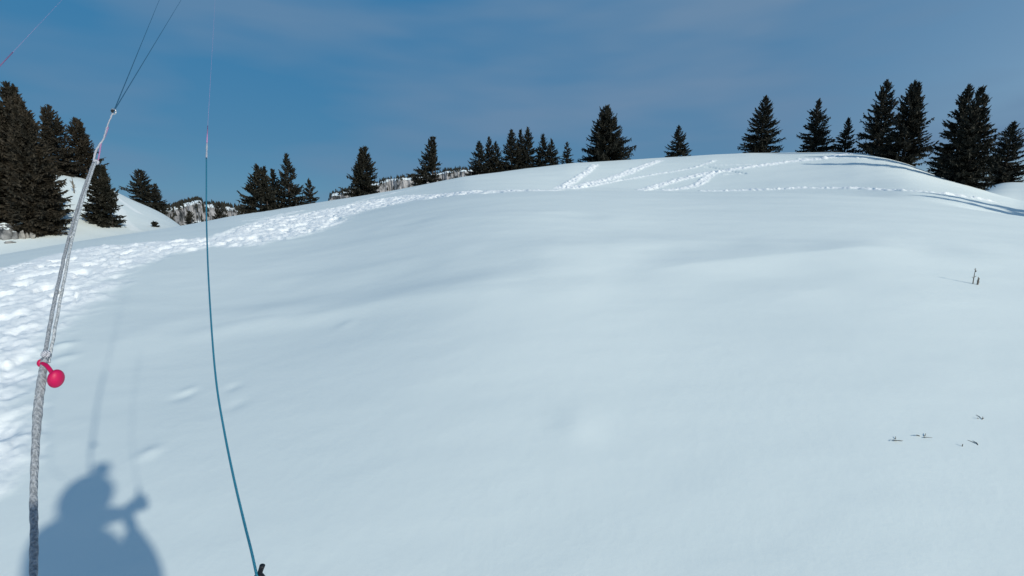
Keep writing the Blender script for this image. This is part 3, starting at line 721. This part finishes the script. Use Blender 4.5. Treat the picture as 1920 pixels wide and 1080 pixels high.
# ------------------------------------------------------------------ the pilot who wears the camera (only the shadow is in the picture)
def skin(name, verts, edges, mat, parent, sub=2, root=0):
    me = bpy.data.meshes.new(name); me.from_pydata([v[:3] for v in verts], edges, [])
    o = link(name, me, mat, parent)
    if parent: o.matrix_parent_inverse = Matrix.Translation(-parent.location)
    md = o.modifiers.new('skin', 'SKIN'); md.use_smooth_shade = True
    for i, v in enumerate(verts): me.skin_vertices[0].data[i].radius = (v[3], v[4] if len(v) > 4 else v[3]); me.skin_vertices[0].data[i].use_root = (i == root)
    s = o.modifiers.new('sub', 'SUBSURF'); s.levels = s.render_levels = sub
    return o
def cloth_mat():
    m, nt, b = mat_new('pilot_clothing'); N = nt.nodes.new; L = nt.links.new
    b.inputs['Roughness'].default_value = .75
    t = N('ShaderNodeTexCoord'); s = N('ShaderNodeSeparateXYZ'); L(t.outputs['Object'], s.inputs[0])
    r = N('ShaderNodeValToRGB'); r.color_ramp.interpolation = 'CONSTANT'; e = r.color_ramp.elements
    mr = N('ShaderNodeMapRange'); mr.inputs['From Min'].default_value = -2.1; mr.inputs['From Max'].default_value = 0; L(s.outputs['Z'], mr.inputs[0]); L(mr.outputs[0], r.inputs[0])
    e[0].position = 0; e[0].color = (.03, .03, .035, 1); e[1].position = .48; e[1].color = (.03, .08, .18, 1)
    k = e.new(.885); k.color = (.50, .30, .22, 1)
    L(r.outputs[0], b.inputs['Base Color'])
    n = N('ShaderNodeTexNoise'); n.inputs['Scale'].default_value = 14; L(t.outputs['Object'], n.inputs[0])
    bp = N('ShaderNodeBump'); bp.inputs['Strength'].default_value = .4; bp.inputs['Distance'].default_value = .01; L(n.outputs[0], bp.inputs['Height']); L(bp.outputs[0], b.inputs['Normal'])
    return m
FZ = lambda x, y: gz(x, y)
person = empty('person', (0, -.15, FZ(0, -.15)), 'person in dark ski clothing and helmet whose shadow lies on the snow', 'person')
HX, HY, HZ = -.03, -.105, -.150                                    # centre of the head
fl = FZ(-.14, -.12); fr = FZ(.16, -.16)
V = [(0, -.17, -1.02, .17, .13),                                   # 0 pelvis (root)
     (.0, -.16, -.84, .165, .14), (.0, -.14, -.64, .17, .15), (.0, -.14, -.43, .155, .12), (-.025, -.15, -.30, .075, .075), (-.03, -.13, -.24, .062, .07), (HX, HY-.01, HZ-.02, .088, .10), (HX, HY-.01, HZ+.05, .07, .085),
     (-.10, -.17, -1.08, .11), (-.13, -.12, -1.42, .078), (-.14, -.15, -1.50, .07), (-.14, -.19, fl+.16, .05), (-.14, -.16, fl+.06, .055),
     (.10, -.19, -1.08, .11), (.14, -.14, -1.42, .078), (.15, -.17, -1.50, .07), (.16, -.21, fr+.16, .05), (.16, -.18, fr+.06, .055),
     (-.17, -.09, -.32, .068), (-.28, .04, -.38, .060), (-.345, .135, -.425, .056), (-.345, .25, -.475, .052), (-.340, .35, -.525, .042), (-.338, .385, -.545, .038, .028),
     (.12, -.23, -.335, .068), (.17, -.16, -.48, .064), (.14, -.03, -.60, .062), (-.02, .12, -.59, .058), (-.215, .28, -.595, .044), (-.25, .315, -.59, .040, .030)]
E = [(0, 1), (1, 2), (2, 3), (3, 4), (4, 5), (5, 6), (6, 7), (0, 8), (8, 9), (9, 10), (10, 11), (11, 12), (0, 13), (13, 14), (14, 15), (15, 16), (16, 17),
     (3, 18), (18, 19), (19, 20), (20, 21), (21, 22), (22, 23), (3, 24), (24, 25), (25, 26), (26, 27), (27, 28), (28, 29)]
skin('body', V, E, cloth_mat(), person)
GLOVE = pmat('black_glove', (.012, .012, .014), .7, .2, (.03, .03, .035), 60)
def glove(palm, fwd, side, upv, flip):
    """five bent fingers closed round a grip that runs along 'side'"""
    fwd = Vector(fwd).normalized(); side = (Vector(side)-fwd*Vector(side).dot(fwd)).normalized(); dn = fwd.cross(side)*flip
    p = Vector(palm); V = [(*(p-fwd*.05), .030, .022), (*p, .040, .024)]; E = [(0, 1)]
    for k, (o_, ln) in enumerate(((.033, .030), (.011, .034), (-.011, .032), (-.031, .026))):
        a = p + side*o_ + fwd*.035; b = a + fwd*ln; c = b + dn*ln*.8 + fwd*.004; d = c - fwd*ln*.8 + dn*.004
        n0 = len(V); V += [(*a, .0115), (*b, .0108), (*c, .010), (*d, .009)]; E += [(1, n0), (n0, n0+1), (n0+1, n0+2), (n0+2, n0+3)]
    a = p + side*.040 + dn*.012; b = a + fwd*.022 + dn*.026; c = b + fwd*.018 + dn*.012 - side*.012
    n0 = len(V); V += [(*a, .013), (*b, .012), (*c, .010)]; E += [(1, n0), (n0, n0+1), (n0+1, n0+2)]
    skin('glove', V, E, GLOVE, person, 2, 1)
hp = Vector(at(470, 1190, .545))
glove(hp + Vector((-.010, -.040, -.016)), (.25, .9, .1), (0.05, .1, 1), (0, 0, 1), 1)
glove((-.285, .355, -.585), (-.7, .7, .1), (0, .2, 1), (0, 0, 1), -1)
def lump(name, mat, c, r, subd=3, fn=None, parent=person, sm=True):
    bm = bmesh.new(); bmesh.ops.create_icosphere(bm, subdivisions=subd, radius=1)
    for v in bm.verts:
        q = v.co.copy()
        if fn: q = fn(q)
        v.co = Vector((q.x*r[0]+c[0], q.y*r[1]+c[1], q.z*r[2]+c[2]))
    o = bm_obj(name, bm, mat, None, sm); o.parent = parent; o.matrix_parent_inverse = Matrix.Translation(-parent.location); return o
HELM = pmat('helmet_shell', (.03, .035, .045), .35, .5, (.05, .055, .06), 30)
def helm(q):
    if q.z < -.25 and q.y > .2: q.z = -.25 - (q.z+.25)*.05; q.y *= .80
    if q.z < -.62: q.z = -.62
    return q
lump('helmet', HELM, (HX, HY-.02, HZ+.01), (.118, .140, .135), 4, helm)
GOG = pmat('goggle_lens', (.02, .02, .025), .1, .8, (.05, .03, .02), 10)
def gog(q): q.y = max(q.y, .2); return q
lump('goggles', GOG, (HX, HY+.035, HZ-.045), (.078, .072, .040), 3, gog)
SKINM = pmat('face_skin', (.50, .30, .22), .6, .3, (.56, .35, .26), 30)
lump('nose', SKINM, (HX, HY+.090, HZ-.075), (.013, .020, .022))
lump('mouth', pmat('lips', (.42, .16, .13), .5, .3), (HX, HY+.083, HZ-.115), (.024, .010, .008))
lump('backpack', pmat('pack_cloth', (.06, .03, .03), .8, .2, (.10, .05, .045), 20, bump=.4), (-.03, -.30, -.47), (.145, .115, .36), 4, lambda q: Vector((math.copysign(abs(q.x)**.6, q.x), math.copysign(abs(q.y)**.6, q.y), math.copysign(abs(q.z)**.6, q.z)))*.85)
BOOT = pmat('boot_shell', (.25, .25, .26), .4, .4, (.4, .4, .42), 15)
for bx, by, bz in ((-.14, -.12, fl), (.16, -.14, fr)):
    V = [(bx, by-.06, bz+.05, .055, .05), (bx, by+.06, bz+.05, .05, .042), (bx, by+.16, bz+.045, .045, .035), (bx, by-.05, bz+.16, .062, .065), (bx, by-.04, bz+.32, .068, .07)]
    skin('ski_boot', V, [(0, 1), (1, 2), (0, 3), (3, 4)], BOOT, person)
def box_bm(c, s, bev):
    bm = bmesh.new(); bmesh.ops.create_cube(bm, size=1)
    for v in bm.verts: v.co = Vector((v.co.x*s[0], v.co.y*s[1], v.co.z*s[2])) + Vector(c)
    bmesh.ops.bevel(bm, geom=list(bm.edges), offset=bev, segments=3, affect='EDGES'); return bm
acam = empty('action_camera', (.004, -.04, 0), 'small black action camera on the helmet, a bump on the head shadow', 'camera')
part('housing', box_bm((.006, -.042, .0), (.078, .058, .064), .006), BLACK, acam)
bm = box_bm((-.008, -.05, -.038), (.030, .04, .026), .003); part('mount', bm, BLACK, acam)
bm = bmesh.new(); tube_bm(bm, [(0, -.016, 0), (0, -.0095, 0)], .013, 24); part('lens', bm, GOG, acam)
